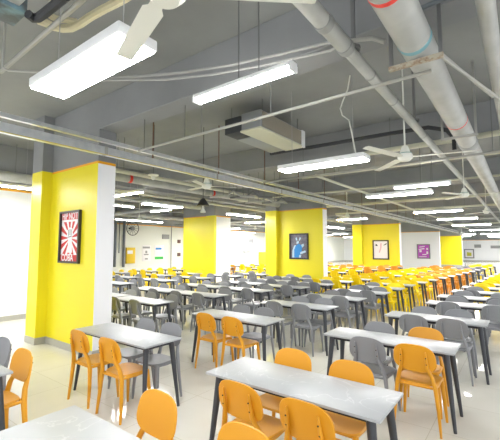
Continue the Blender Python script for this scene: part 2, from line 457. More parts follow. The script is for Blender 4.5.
pier('pier_second', -13.1, -10.95, 12.02, 13.0, 3.22, 'wallyellow', 'white', (-11.47, -10.96, 11.9, 12.1))
pier('pier_third', -7.75, -5.74, 12.0, 12.34, 3.22, 'wallyellow', 'white', (-8.12, -7.62, 11.8, 12.5))
pier('pier_fourth', -7.7, -5.44, 21.0, 21.35, 3.13, 'wallyellow', 'white', (-8.05, -7.5, 20.8, 21.4))
pier('pier_fifth', -8.6, -5.02, 30.5, 30.8, 3.02, 'white', 'white')
pier('pier_sixth', -7.2, -4.66, 40.0, 40.3, 2.93, 'wallyellow', 'white')

# beams across the ceiling
for i, y in enumerate((3.2, 7.3, 12.05, 16.4, 21.05, 25.6, 30.55, 35.2, 40.05)):
    b = MB(); x0 = -5.58 if i == 0 else -18.95
    b.box(x0, 4.9, y, y+.36, 3.76, ZC, 'greypaint', .01); struct(b.obj('beam', smooth=False))
b = MB(); b.box(-10.35, -9.95, 4.06, 45.9, 3.7, ZC, 'greypaint'); struct(b.obj('beam', smooth=False))
b = MB(); b.box(-14.6, -14.2, 4.0, 45.9, 3.6, ZC, 'greypaint'); struct(b.obj('beam', smooth=False))

# ------------------------------------------------------------------ ceiling lights
def panel_light(x, y, z, L, W, label, along='x', group='suspended panel lights', hang=True, h=.085, key='panel'):
    o = thing('panel_light', (x, y, z), label, 'ceiling light', group, 0 if along == 'x' else PI/2)
    b = MB(); b.box(-L/2, L/2, -W/2, W/2, .012, h, 'lightbody', .01); b.obj('housing', o)
    b = MB(); b.box(-L/2+.012, L/2-.012, -W/2+.012, W/2-.012, 0, .02, key, .006); b.obj('diffuser', o)
    if hang:
        for s in (-1, 1):
            b = MB(); b.tube([(s*L*.36, 0, h-.003), (s*L*.36, 0, ZC-z)], .004, 'cable', 6); b.obj('hanging_wire', o)
    return o
RL = 'panel lights over the rightmost row'
rights = [(-2.4, 1.27, 1.2, .28), (-2.38, 4.95, 1.4, .28), (-2.29, 8.85, 1.46, .27), (-2.3, 13.8, 1.5, .3), (-2.2, 17.7, 1.5, .3), (-2.2, 22.9, 1.8, .3), (-2.1, 30.1, 1.8, .3), (-2.2, 38.9, 1.6, .3)]
for i, (x, y, L, W) in enumerate(rights):
    if i == 0: lab = 'big bright white panel light hanging nearest, under the white fan blade'
    elif i == 1: lab = 'long bright panel light hanging just past the boxy air unit'
    else: lab = 'slim bright panel light, %s in the line running from the nearest one' % ORD[i+1]
    panel_light(x, y, 3.0, L, W, lab, 'x', RL, key='panel' if i < 3 else 'farpanel')
other = [(-8.45, 6.93, 3.0, 1.34, .3, 'y', 'wide lit panel light seen just left of the black pendant'),
         (-7.3, 4.93, 3.0, 1.1, .12, 'x', 'thin lit tube beside the white end of the nearest pier'),
         (-9.49, 6.2, 3.0, .9, .12, 'y', 'short lit tube low beside the white end of the nearest pier'),
         (-9.7, 7.86, 3.0, 1.0, .12, 'x', 'short lit tube below the wide panel light near the pendant'),
         (-8.56, 11.0, 3.0, 1.9, .26, 'y', 'lit tube just left of the third yellow pier'),
         (-10.4, 14.3, 3.0, 1.3, .2, 'x', 'short lit tube hanging between second and third piers'),
         (-18.2, 23.7, 3.0, 2.0, .3, 'y', 'lowest lit tube by the white wall between second and third piers'),
         (-9.15, 20.9, 3.0, 2.1, .3, 'y', 'upper lit tube between third and fourth yellow piers'),
         (-13.0, 30.6, 3.0, 1.2, .4, 'x', 'lower lit tube between third and fourth yellow piers'),
         (-3.9, 39, 3.0, 1.0, .3, 'x', 'tiny lit tube above the far framed picture'),
         (-8.6, 2.35, 3.05, 2.6, .16, 'y', 'long lit tube by the white partition, left of nearest pier'),
         (-13.6, 9.9, 2.95, 2.4, .2, 'y', 'faint lit tube high against the cream wall left of second pier'),
         ]
for x, y, z, L, W, al, lab in other: panel_light(x, y, z, L, W, lab, al, 'scattered lit tubes', True, .07, 'midpanel' if y < 12 else 'farpanel')
for i, (x, y, z, L) in enumerate([(-2.1, 2.63, 3.3, 1.2), (-1.58, 7.83, 3.0, 1.06)]):
    o = thing('tube_light', (x, y, z), ('twin-tube light hanging on two rods between fan blade and air unit', 'thin tube light beyond the spinning fan with three blades')[i], 'ceiling light', 'tube lights')
    b = MB(); b.box(-L/2, L/2, -.05, .05, .03, .075, 'lightbody', .006); b.obj('housing', o)
    for s in (-1, 1):
        b = MB(); b.tube([(-L/2+.03, s*.035, .012), (L/2-.03, s*.035, .012)], .017, 'tube', 10); b.obj('tube', o)
        b = MB(); b.box(s*(L/2-.015)-.014, s*(L/2-.015)+.014, -.058, .058, -.01, .05, 'lightbody', .004); b.obj('end_cap', o)
        b = MB(); b.tube([(s*L*.1+.1, 0, .07), (s*L*.1+.1, 0, ZC-z)], .006, 'rodgrey', 6); b.obj('hanging_rod', o)
for i, (x, y) in enumerate([(-2.2, 46), (-5.2, 45.5), (-2.4, 51.5), (.6, 45), (-12.6, 37), (-15.6, 33), (-15.8, 26), (-12.4, 22.4), (-15.4, 18.2), (-11, 42), (-16.2, 41)]):  # extra lamps added to brighten the far walls
    panel_light(x, y, 3.0, 1.5, .3, 'added fill light deep in the hall, ' + ('at the end of the rightmost row', 'above the gap beside sixth pier', 'last before the far wall', 'at the right edge of the far hall', 'lowest seen between third and fourth piers',
        'close to the left wall beyond third pier', 'by the left wall beyond second pier', 'above the chairs right of second pier', 'half hidden behind the second pier', 'close to the back wall left of fourth pier', 'in the far left corner of the hall')[i], 'x', 'added fill lights deep in the hall', True, .07, 'farpanel')
# lamps of the same room that hang behind and beside the camera
for i, (x, y) in enumerate([(.2, -1.4), (-3.6, -1.6), (2.6, 2.2), (2.6, 6.4), (-6.6, -.4), (2.6, 11), (-6.4, 16.5), (-14.5, 16)]):
    panel_light(x, y, 3.1, 1.4, .3, 'bright panel light hanging outside the picture, over the %s bay' % ORD[i+1], 'x', 'panel lights outside the picture', True, key='farpanel' if y > 10 else 'panel')

# ------------------------------------------------------------------ ceiling fans
def ceiling_fan(x, y, z, ang, label, R=.72, blades=3, ztop=ZC):
    o = thing('ceiling_fan', (x, y, z), label, 'ceiling fan', 'white ceiling fans')
    b = MB(); b.tube([(0, 0, .1), (0, 0, ztop-z)], .011, 'fan', 8); b.obj('down_rod', o)
    b = MB(); b.lathe([(.005, -.062), (.06, -.056), (.095, -.02), (.1, .012), (.09, .038), (.05, .05), (.02, .05)], (0, 0, 0), 'fan'); h = b.obj('motor_housing', o)
    b = MB(); b.lathe([(.088, .039), (.09, .049), (.052, .056), (.048, .05)], (0, 0, 0), 'fangreen'); b.obj('trim_ring', h)
    b = MB(); b.lathe([(.068, .05), (.06, .09), (.036, .15), (.014, .16)], (0, 0, 0), 'fan'); b.obj('canopy', o)
    for k in range(blades):
        a = ang+2*PI*k/blades; u = Vector((math.cos(a), math.sin(a), 0)); w = Vector((-u.y, u.x, 0))
        b = MB(); rs = []
        for (r, wd, dz) in ((.085, .03, .0), (.14, .034, -.004), (.17, .052, -.004), (R*.7, .05, -.006), (R-.012, .047, -.006), (R, .042, -.006)):
            tilt = .14 if r > .15 else .03
            row = []
            for (q, t) in ((-1, 0), (-.1, .004), (0, .009), (.1, .004), (1, 0), (1, -.003), (0, -.003), (-1, -.003)):
                p = u*r+w*q*wd; row.append((p.x, p.y, dz+t+q*wd*tilt))
            rs.append(row)
        b.rings(rs, 'fan'); b.obj('blade', o)
ceiling_fan(-1.228, 1.001, 2.93, 2.812, 'white ceiling fan partly cut off above the nearest panel light', 0.692)
ceiling_fan(-1.22, 5.12, 3.0, .22, 'white three-bladed ceiling fan beside the small grey overhead pipe', .86)
ceiling_fan(-1.03, 9.65, 3.0, .1, 'smaller white ceiling fan, second beneath the overhead pipes', .8)
ceiling_fan(-.95, 14.8, 3.0, .5, 'tiny white ceiling fan farthest along under the pipes', .8)
ceiling_fan(-4.93, 5.12, 2.985, .9, 'white ceiling fan hanging just below the galvanised trunking', .6, ztop=3.149)
ceiling_fan(-13.08, 9.46, 3.0, .8, 'small white ceiling fan in front of the cream back wall', .7)
ceiling_fan(-5.46, 13.6, 3.0, .3, 'white ceiling fan over the white end of third pier', .7)
ceiling_fan(-13.6, 18.6, 3.0, 1.2, 'tiny white ceiling fan between the second and third piers', .7)
ceiling_fan(-8.1, 25.5, 3.0, 1.2, 'tiny white ceiling fan between third and fourth yellow piers', .7)

# ------------------------------------------------------------------ pipes along the room
def pipe_y(name, x, z, r, y0, y1, key, label, collars=(), bands=(), group=None, rough=18, collar_r=1.12, glue=()):
    b = MB(); b.tube([(x, y0, z), (x, y1, z)], r, key, rough); o = b.obj(name); tag(o, label, 'pipe', group)
    for (ya, yb) in collars:
        b = MB(); b.tube([(x, ya, z), (x, ya+.02, z), (x, yb-.02, z), (x, yb, z)], [r*1.03, r*collar_r, r*collar_r, r*1.03], 'collar' if key == 'pipe' else key, rough); b.obj('coupling', o)
    for (ya, yb) in bands:
        b = MB(); b.tube([(x, ya, z), (x, yb, z)], r*1.012, 'redband', rough); p = b.obj('band', o); p['label'] = 'red painted band'
    k = max(y0, -2)+1.1
    while k < min(y1, 30) and name == 'service_pipe':
        b = MB(); b.tube([(x, k, z+r*.95), (x, k, ZC)], .008, 'rodgrey', 6); b.obj('hanging_rod', o); k += 4.4
    for (ya, yb) in glue:
        b = MB(); b.tube([(x, ya, z), (x, yb, z)], r*1.02, 'blueglue', rough); p = b.obj('joint_seal', o); p['label'] = 'blue sealed joint'
    return o
pipe_y('drain_pipe', -.625, 3.456, .13, -3, 40, 'pipe', 'thick grey drain pipe with red bands running overhead at right', [(6.5, 6.75)], [(2.27, 2.31), (5.35, 5.385)], 'overhead drain pipes', 22, 1.06, [(3.0, 3.05)])
o = pipe_y('drain_pipe', -1.143, 3.496, .052, 2.98, 40, 'pipe', 'slim grey drain pipe with stepped collar beside the thick one', [(3.5, 3.53), (4.3, 4.33), (5.9, 5.93)], [], 'overhead drain pipes', 16, 1.15)
b = MB(); b.tube([(-1.143, -3, 3.496), (-1.143, 2.2, 3.496), (-1.143, 2.93, 3.496), (-1.143, 2.99, 3.496)], [.066, .066, .066, .052], 'pipe', 16); b.obj('wide_section', o)
for ya in (2.42, 2.84):
    b = MB(); b.tube([(-1.143, ya, 3.496), (-1.143, ya+.08, 3.496)], .073, 'collar', 16); b.obj('coupling', o)
pipe_y('drain_pipe', -.13, 3.5, .06, -3, 40, 'pipe', 'ribbed grey pipe cut off at the top right corner', [(2.3, 2.36), (2.62, 2.68)], [], 'overhead drain pipes', 16, 1.12)
pipe_y('service_pipe', -7.45, 3.42, .1, 3.66, 11.7, 'pipe', 'grey service pipe with red marks passing behind the nearest pier', [(7.6, 7.8)], [(5.05, 5.13), (7.95, 8.03)], 'service pipes at left', 16)
pipe_y('service_pipe', -7.2, 3.5, .05, 3.66, 11.9, 'beigepipe', 'thin beige pipe above the grey red-marked service pipe', [], [], 'service pipes at left', 10)
pipe_y('service_pipe', -8.95, 3.36, .045, 4.1, 45, 'beigepipe', 'thin beige pipe lower and beyond the grey service pipe', [], [], 'service pipes at left', 10)
pipe_y('service_pipe', -9.8, 3.48, .12, -3, 4.0, 'pipe', 'thick grey pipe by the white partition left of nearest pier', [], [], 'service pipes at left', 14)
pipe_y('service_pipe', -11.6, 3.58, .1, 4.2, 11.85, 'pipe', 'grey pipe running above the second yellow pier', [], [], 'service pipes at left', 14)
pipe_y('service_pipe', -17.6, 3.62, .12, 7.1, 45, 'pipe', 'grey pipe high along the cream back wall', [], [], 'service pipes at left', 12)
pipe_y('service_pipe', -3.9, 3.5, .035, 7.8, 45, 'beigepipe', 'thin beige pipe along the ceiling beyond the long panel light', [], [], 'service pipes at left', 10)

# galvanised trunking with its support rail above
b = MB(); x = -4.98
b.box(x, x+.1, -3, 45, 3.15, 3.265, 'galv'); o = b.obj('cable_trunking', smooth=False); tag(o, 'galvanised cable trunking running the length of the room past the piers', 'cable trunking')
b = MB(); b.box(x+.1, x+.106, -3, 45, 3.14, 3.154, 'strip'); b.obj('edge_strip', o)['label'] = 'yellow edge strip'
for k in range(18):
    b = MB(); yy = -2+k*2.45; b.box(x-.004, x+.105, yy, yy+.05, 3.145, 3.27, 'strut'); b.obj('joint_sleeve', o)
b = MB(); b.box(x+.03, x+.09, -3, 45, 3.335, 3.39, 'galv'); o = b.obj('support_rail', smooth=False); tag(o, 'narrow galvanised rail running just above the wide trunking', 'rail')
for k in range(16):
    yy = 3.80+(k-1)*1.66
    if k == 0: continue
    b = MB(); b.tube([(x+.06, yy, 3.268), (x+.06, yy, ZC)], .012 if k < 5 else .009, 'rod', 8); r = b.obj('hanging_rod', o); r['label'] = 'reddish brown threaded rod'

# conduits across the room
def conduit(name, pts, r, key, label, cat='conduit', group=None, n=8):
    b = MB(); b.tube(pts, r, key, n); o = b.obj(name); tag(o, label, cat, group)
    if name in ('cross_pipe', 'bent_pipe') or (name == 'steel_conduit' and pts[0][1] > 5):
        for t in (.12, .51, .72):
            px = pts[0][0]*(1-t)+pts[-1][0]*t; py, pz = pts[0][1], pts[0][2]
            b = MB(); b.tube([(px, py, pz+r*.95), (px, py, ZC)], .007, 'rodgrey', 6); b.obj('hanging_rod', o)
    return o
cx = conduit('steel_conduit', [(-4.75, 3.4, 3.29), (-2.9, 3.38, 3.29), (-.56, 3.34, 3.29)], .017, 'strut', 'thin straight steel conduit crossing below the first ceiling beam', group='cross conduits')
for px in (-4.6, -3.69, -3.37, -2.25):
    b = MB(); b.tube([(px, 3.385, 3.29), (px, 3.385, 3.77)], .006, 'rodgrey', 6); b.obj('hanging_rod', cx)
conduit('steel_conduit', [(-4.8, 6.9, 3.3), (4, 6.9, 3.3)], .02, 'strut', 'thin conduit crossing in front of the second ceiling beam', group='cross conduits')
conduit('cross_pipe', [(-2.8, 7.12, 3.66), (-.9, 7.12, 3.66), (4.2, 7.12, 3.66)], .05, 'beigepipe', 'beige pipe crossing behind the three-bladed fan and thick drain pipe', 'pipe')
conduit('cross_pipe', [(-4.7, 8.6, 3.66), (4, 8.6, 3.66)], .035, 'beigepipe', 'beige pipe crossing just above the third panel light', 'pipe')
conduit('cross_pipe', [(-8.3, 11.35, 3.66), (4, 11.35, 3.66)], .03, 'beigepipe', 'thin beige pipe crossing ahead of the third yellow pier', 'pipe')
conduit('cross_pipe', [(-8.3, 15.3, 3.66), (4, 15.3, 3.66)], .05, 'beigepipe', 'beige pipe crossing beyond the third yellow pier', 'pipe')
conduit('cross_pipe', [(-8.3, 19, 3.66), (4, 19, 3.66)], .05, 'beigepipe', 'beige pipe crossing just ahead of the fourth pier', 'pipe')
conduit('cross_pipe', [(-8.3, 27.6, 3.66), (4, 27.6, 3.66)], .06, 'pipe', 'grey pipe crossing ahead of the white fifth pier', 'pipe')
conduit('cross_pipe', [(-8.3, 33, 3.66), (4, 33, 3.66)], .06, 'beigepipe', 'far beige pipe crossing beyond the white fifth pier', 'pipe')
conduit('cross_pipe', [(-18.8, 9.3, 3.3), (-10.5, 9.3, 3.3)], .06, 'pipe', 'grey pipe crossing high in front of the cream wall', 'pipe')
conduit('cross_pipe', [(-18.8, 6.4, 3.36), (-10.5, 6.4, 3.36)], .05, 'pipe', 'grey pipe crossing left of the wide panel light', 'pipe')
conduit('cross_pipe', [(-18.8, 16.5, 3.3), (-10.5, 16.5, 3.3)], .06, 'pipe', 'grey pipe crossing behind the second yellow pier', 'pipe')
conduit('black_hose', [(-4.4, 6.6, 3.86), (-3.0, 6.62, 3.84), (-1.9, 6.62, 3.83), (-1.2, 6.65, 3.82), (-.95, 6.85, 3.78), (-.86, 6.96, 3.65), (-.86, 6.98, 3.45)], .035, 'blackpipe', 'black insulated hose curving down behind the overhead drain pipes', 'hose')
conduit('curved_cable', [(-4.3, 1.85, 3.74), (-3.81, 2.11, 3.7), (-3.4, 2.36, 3.69), (-2.93, 2.6, 3.69), (-2.39, 2.82, 3.7), (-1.85, 2.97, 3.71), (-1.33, 3.08, 3.71)], .016, 'cable', 'grey cable sagging across the ceiling above the twin-tube light', 'cable', 'sagging ceiling cables')
conduit('curved_cable', [(-4.0, 2.0, 3.68), (-3.48, 2.29, 3.65), (-3.1, 2.54, 3.64), (-2.62, 2.76, 3.64), (-2.08, 2.95, 3.65), (-1.39, 3.13, 3.66), (-1.25, 3.11, 3.68)], .014, 'cable', 'lower thinner grey cable sagging below its twin', 'cable', 'sagging ceiling cables')
conduit('curved_cable', [(-1.3, 3.02, 3.66), (-1.2, 3.04, 3.64), (-1.08, 3.07, 3.63), (-.98, 3.1, 3.62), (-.88, 3.12, 3.56)], .02, 'strut', 'grey flexible cable looping over the slim drain pipe', 'cable')
conduit('power_lead', [(-1.9, 4.95, 4.28), (-1.94, 4.95, 4.08), (-2.02, 4.95, 3.92), (-2.06, 4.95, 3.82), (-2.03, 4.95, 3.71), (-1.93, 4.95, 3.62), (-1.89, 4.95, 3.4), (-1.84, 4.95, 3.1)], .01, 'fan', 'white lead dropping from the slab to the long panel light', 'cable')

# hanger frame holding the thick drain pipe
o = thing('pipe_hanger', (-.65, 3.12, 3.28), 'rusty angle-iron hanger frame carrying the thick drain pipe', 'hanger')
b = MB(); b.box(-.2, .22, -.02, .02, 0, .035, 'rustbar'); b.obj('cross_bar', o)
for sx in (-.18, .2):
    b = MB(); b.box(sx-.014, sx+.014, -.014, .014, .035, 3.76-3.28 if sx < 5 else 1, 'rodgrey'); b.obj('upright', o)
b = MB(); b.tube([(.2, .03, .02), (.52, 1.28, .02)], .014, 'strut', 8); b.obj('brace', o)
b = MB(); b.tube([(.2, .03, .045), (.47, 1.3, .05)], .012, 'strut', 8); b.obj('brace', o)
o = thing('pipe_hanger', (-.65, 5.6, 3.27), 'grey hanger frame farther along the thick drain pipe', 'hanger')
b = MB(); b.box(-.2, .24, -.02, .02, 0, .03, 'strut'); b.obj('cross_bar', o)
for sx in (-.18, .22):
    b = MB(); b.box(sx-.014, sx+.014, -.014, .014, .03, ZC-3.27, 'strut'); b.obj('upright', o)
for i, (hx, hy) in enumerate([(-1.143, 3.08), (-1.143, 5.4)]):
    o = thing('pipe_strap', (hx, hy, 3.44), ('grey strap hanging the slim drain pipe by its stepped collar', 'grey strap hanging the slim drain pipe near the fan')[i], 'hanger')
    b = MB(); b.lathe([(.056, .0), (.062, .0), (.062, .0301), (.056, .03)], (0, 0, .115), 'rodgrey', 14); b.obj('clip', o)
    b = MB(); b.box(-.016, .016, -.016, .016, .14, ZC-3.44, 'rodgrey'); b.obj('upright', o)
conduit('square_conduit', [(-.16, 3.0, ZC), (-.16, 3.0, 3.75), (-.2, 3.02, 3.7), (-.6, 3.05, 3.7), (-.62, 3.05, 3.62)], .02, 'bluegrey', 'grey conduit bending down the slab beside the corner pipe', 'conduit')

# fan coil unit hanging from the slab
o = thing('air_unit', (-3.77, 5.5, 3.75), 'boxy grey ceiling air unit with pale drip pan', 'air conditioner')
b = MB(); b.box(-.02, .38, -.72, .74, .03, .33, 'acmetal', .008); c = b.obj('casing', o)
b = MB(); b.box(.38, .392, -.66, .66, .05, .31, 'acbrown'); b.obj('side_panel', c)['label'] = 'brown side panel'
b = MB(); b.box(-.03, .4, -.74, .76, 0, .032, 'acpan', .006); b.obj('drip_pan', o)['label'] = 'pale cream drip pan'
b = MB(); b.box(-.38, -.03, -.74, -.38, .02, .3, 'acdark', .008); b.obj('control_box', o)['label'] = 'dark control box'
b = MB(); b.box(-.38, -.03, -.37, .74, .01, .3, 'acmetal', .008); b.obj('fan_housing', o)
b = MB(); b.box(.37, .41, .66, .78, .0, .33, 'lightbody'); b.obj('outlet_flange', o)
for sx in (-.34, .34):
    for sy in (-.6, .6):
        b = MB(); b.tube([(sx, sy, .32), (sx, sy, ZC-3.75)], .008, 'rodgrey', 6); b.obj('hanging_rod', o)

# second unit with its pipes at the top left corner
o = thing('air_unit', (-3.06, 1.12, 3.62), 'stained blue-grey air unit cut off at the top left corner', 'air conditioner')
b = MB(); b.box(-.27, 0, -.9, 0, 0, .36, 'acblue', .008); b.obj('casing', o)
b = MB(); b.box(.004, .42, -.9, -.06, .03, .4, 'acpale', .006); b.obj('coil_box', o)['label'] = 'pale coil box'
b = MB(); b.box(.1, .3, -.12, -.055, .05, .3, 'acpan', .004); b.obj('side_flange', o)
for sx, sy in ((-.2, -.1), (.32, -.5)):
    b = MB(); b.tube([(sx, sy, .35), (sx, sy, ZC-3.62)], .01, 'rodgrey', 6); b.obj('hanging_rod', o)
conduit('insulated_duct', [(-3.334, 1.306, 3.78), (-3.322, 1.369, 3.78), (-3.325, 1.431, 3.78), (-3.291, 1.495, 3.78), (-3.21, 1.546, 3.78), (-3.093, 1.56, 3.78), (-2.927, 1.561, 3.78), (-2.731, 1.576, 3.78), (-2.535, 1.6, 3.78), (-2.348, 1.61, 3.78)], .036, 'duct', 'cream insulated duct curving across the top left', 'duct', 'cream ducts')
conduit('insulated_duct', [(-3.303, 1.357, 3.86), (-3.319, 1.416, 3.86), (-3.297, 1.477, 3.86), (-3.239, 1.539, 3.86), (-3.209, 1.59, 3.86)], .028, 'duct', 'thinner cream duct running into the curved one', 'duct', 'cream ducts')
conduit('black_hose', [(-2.952, 1.085, 3.56), (-2.974, 1.129, 3.56), (-2.942, 1.152, 3.56), (-2.835, 1.158, 3.56), (-2.663, 1.16, 3.56), (-2.519, 1.162, 3.56)], .035, 'blackpipe', 'black insulated hose beneath the corner air unit', 'hose')
conduit('channel_strut', [(-4.5, 1.415, 3.7), (-3.576, 1.384, 3.7), (-2.696, 1.353, 3.7), (-2.457, 1.341, 3.7)], .022, 'strut', 'grey channel strut slanting across the top left', 'strut')
conduit('hanging_conduit', [(-4.28, 1.36, ZC), (-4.28, 1.36, 3.66), (-4.24, 1.4, 3.63), (-3.9, 1.72, 3.63), (-3.5, 2.05, 3.63)], .013, 'strut', 'thin conduit dropping and bending at the top left edge', 'conduit')

# pendant lamp, detector, bulkhead pipes
o = thing('pendant_lamp', (-5.25, 5.35, 2.49), 'black conical pendant lamp with white bell hanging before second pier', 'pendant lamp')
b = MB(); b.lathe([(.125, 0), (.13, .012), (.075, .10), (.04, .15), (.015, .16)], (0, 0, .145), 'black'); b.obj('lamp_shade', o)
b = MB(); b.lathe([(.045, 0), (.062, .01), (.04, .06), (.016, .1), (.014, .16)], (0, 0, 0), 'fan'); b.obj('bulb_horn', o)['label'] = 'white bell below the black shade'
b = MB(); b.tube([(0, 0, .3), (0, 0, ZC-2.49)], .007, 'black', 6); b.obj('cord', o)
o = thing('smoke_detector', (-5.95, 4.62, 3.15), 'small white domed detector hanging near the nearest pier', 'detector')
b = MB(); b.lathe([(.02, 0), (.04, .02), (.05, .07), (.11, .09), (.11, .105), (.02, .11)], (0, 0, 0), 'fan'); b.obj('dome', o)
b = MB(); b.tube([(0, 0, .1), (0, 0, ZC-3.15)], .008, 'rodgrey', 6); b.obj('rod', o)
# tangle of valves and bent pipes ahead of the third pier
for k in range(4):
    x0 = -6.55+.06*(k % 2); y0 = 7.75+k*.83; z0 = 3.2+.07*(k % 2)
    conduit('bent_pipe', [(x0-.5, y0-.3, z0), (x0-.1, y0, z0+.05), (x0, y0+.15, z0+.2), (x0+.15, y0+.3, z0+.05), (x0+.5, y0+.5, z0+.02)], .032, 'rodgrey' if k % 2 else 'pipe',
            'bent grey pipe in the tangle between second and third piers', 'pipe', 'bent pipes left of the third pier')

# ------------------------------------------------------------------ pictures and wall things
def framed(name, x0, x1, y, z0, z1, label, key='frame', t=.03, bw=.035):
    o = thing(name, ((x0+x1)/2, y, (z0+z1)/2), label, 'picture', 'framed pictures on the piers')
    w, h = (x1-x0)/2, (z1-z0)/2
    b = MB()
    b.box(-w, w, -t, 0, h-bw, h, key); b.box(-w, w, -t, 0, -h, -h+bw, key); b.box(-w, -w+bw, -t, 0, -h+bw, h-bw, key); b.box(w-bw, w, -t, 0, -h+bw, h-bw, key)
    b.obj('frame', o, False)
    return o, w-bw, h-bw
def sheet(o, name, w, h, key, y=-.012, cx=0, cz=0):
    b = MB(); b.box(cx-w, cx+w, y, y+.006, cz-h, cz+h, key); return b.obj(name, o, False)
def polys(o, name, lst, key, y, d=.002):
    b = MB()
    for pts in lst: b.rings([[(px, y-d, pz) for px, pz in pts], [(px, y, pz) for px, pz in pts]], key)
    return b.obj(name, o, False)
def text(o, s, size, loc, key, name='lettering', sx=1):
    c = bpy.data.curves.new(name, 'FONT'); c.body = s; c.size = size; c.align_x = 'CENTER'; c.align_y = 'CENTER'; c.extrude = .0008; c.offset = size*.02
    c.materials.append(M[key]); t0 = bpy.data.objects.new(name, c); COL.objects.link(t0); bpy.context.view_layer.update(); me = bpy.data.meshes.new_from_object(t0.evaluated_get(bpy.context.evaluated_depsgraph_get())); bpy.data.objects.remove(t0); t = link(name, me, o); t.location = loc; t.rotation_euler = (PI/2, 0, 0); t.scale = (sx, 1, 1); return t

o, w, h = framed('framed_poster', -6.755, -6.05, 3.208, 1.5, 2.425, 'red and white sunburst fist poster in dark frame on nearest yellow pier', 'frame', .05)
pr_ = sheet(o, 'print', w, h, 'paper')
rays = []
c0 = (0, -.02)
for k in range(13):
    a0 = 2*PI*k/13+.1; a1 = a0+.24
    def hit(a):
        dx, dz = math.cos(a), math.sin(a); tx = (w-.005)/abs(dx) if abs(dx) > 1e-6 else 9; tz = (h*.68)/abs(dz) if abs(dz) > 1e-6 else 9
        t = min(tx, tz); return (c0[0]+dx*t, c0[1]+dz*t)
    p, q = hit(a0), hit(a1)
    rays.append([(c0[0]+.07*math.cos(a0), c0[1]+.07*math.sin(a0)), p, q, (c0[0]+.07*math.cos(a1), c0[1]+.07*math.sin(a1))])
polys(pr_, 'sunburst', rays, 'red', -.0125)
polys(pr_, 'title_band', [[(-w, h*.72), (w, h*.72), (w, h), (-w, h)]], 'red', -.0125)
polys(pr_, 'foot_band', [[(-w, -h), (w, -h), (w, -h*.74), (-w, -h*.74)]], 'red', -.0125)
polys(pr_, 'fist', [[(-.07, -.28), (.09, -.28), (.07, -.02), (.1, .06), (.08, .15), (-.02, .17), (-.1, .12), (-.11, .02), (-.06, -.05)]], 'paper', -.0146)
polys(pr_, 'finger_lines', [[(-.06, .02), (-.045, .02), (-.045, .13), (-.06, .13)], [(-.01, .03), (.004, .03), (.004, .14), (-.01, .14)], [(.035, .02), (.05, .02), (.05, .13), (.035, .13)], [(-.08, -.01), (.06, .0), (.06, .012), (-.08, .002)]], 'frame', -.0166)
text(pr_, 'HIP NOTE', .165, (0, -.0148, h*.86), 'paper', sx=.82)
text(pr_, 'COBA', .17, (-.08, -.0148, -h*.87), 'paper', sx=.9)

o, w, h = framed('framed_poster', -7.13, -6.33, 11.998, 1.34, 2.31, 'grey print of a blue figure, dark frame on third yellow pier', 'frame', .05, .05)
pr_ = sheet(o, 'print', w, h, 'darkgreyprint')
polys(pr_, 'figure', [[(-.2, -.42), (.02, -.42), (.12, -.2), (.14, .02), (0, .1), (-.14, .02), (-.22, -.15)]], 'blue', -.0125)
polys(pr_, 'pale_limbs', [[(-.3, -.42), (-.2, -.42), (-.2, -.12), (-.12, .05), (-.2, .03), (-.28, -.16)], [(.14, -.05), (.22, .02), (.2, .1), (.1, .06)], [(-.1, .08), (0, .12), (.0, .2), (-.09, .18)], [(-.12, .22), (-.06, .22), (-.08, .34), (-.14, .32)], [(0, .2), (.06, .24), (.1, .32), (.04, .34)], [(.06, -.3), (.3, -.22), (.27, -.15), (.06, -.22)], [(.0, -.42), (.08, -.42), (.1, -.33), (.02, -.32)]], 'paleblue', -.0146)

o, w, h = framed('framed_poster', -6.93, -6.02, 20.998, 1.1, 2.21, 'pale line drawing in dark frame on fourth yellow pier', 'frame', .05, .07)
pr_ = sheet(o, 'print', w, h, 'paper')
polys(pr_, 'ink_strokes', [[(-.3, .24), (-.16, .2), (-.2, .3), (-.28, .34)], [(.14, .24), (.32, .3), (.34, .38), (.2, .3)]], 'black', -.0125)
polys(pr_, 'pink_figure', [[(-.02, .36), (.06, .38), (.04, .1), (-.06, -.16), (-.12, -.16), (-.03, .1)]], 'pink', -.0125)

o, w, h = framed('framed_poster', -6.62, -5.68, 30.498, .93, 2.05, 'purple and white print in grey frame on white pier', 'framegrey', .05, .07)
pr_ = sheet(o, 'print', w, h, 'purple')
polys(pr_, 'white_marks', [[(-.3, .3), (.1, .36), (.1, .42), (-.3, .36)], [(-.34, .12), (.08, .18), (.06, .26), (-.34, .18)], [(.2, .12), (.32, .12), (.32, .26), (.2, .26)], [(.2, -.2), (.32, -.2), (.32, 0), (.2, 0)], [(-.3, -.06), (-.14, -.06), (-.14, .1), (-.3, .1)], [(-.1, -.28), (.2, -.26), (.2, -.2), (-.1, -.22)], [(-.34, -.44), (.2, -.42), (.2, -.38), (-.34, -.39)]], 'paper', -.0125)

o, w, h = framed('framed_poster', -6.3, -5.16, 55.998, .38, 1.6, 'olive print with wide mat in grey frame on far wall', 'framegrey', .05, .12)
pr_ = sheet(o, 'print', w, h, 'paper'); polys(pr_, 'olive_block', [[(-.26, -.3), (.26, -.3), (.26, .14), (-.26, .2)]], 'olive', -.0125)

def flat(name, x0, x1, y, z0, z1, key, label, cat, t=.03):
    b = MB(); b.box(x0, x1, y-t, y-.001, z0, z1, key, .004); o = b.obj(name); tag(o, label, cat); return o
o = flat('wall_vent', -5.1, -4.35, 56, 1.78, 2.2, 'sign', 'dark grey vent grille high on the far wall', 'vent', .1)
o = flat('wall_cooler', -3.3, -2.0, 56, 1.7, 2.05, 'sign', 'pale wall-mounted cooler at the right end of far wall', 'air conditioner', .25)
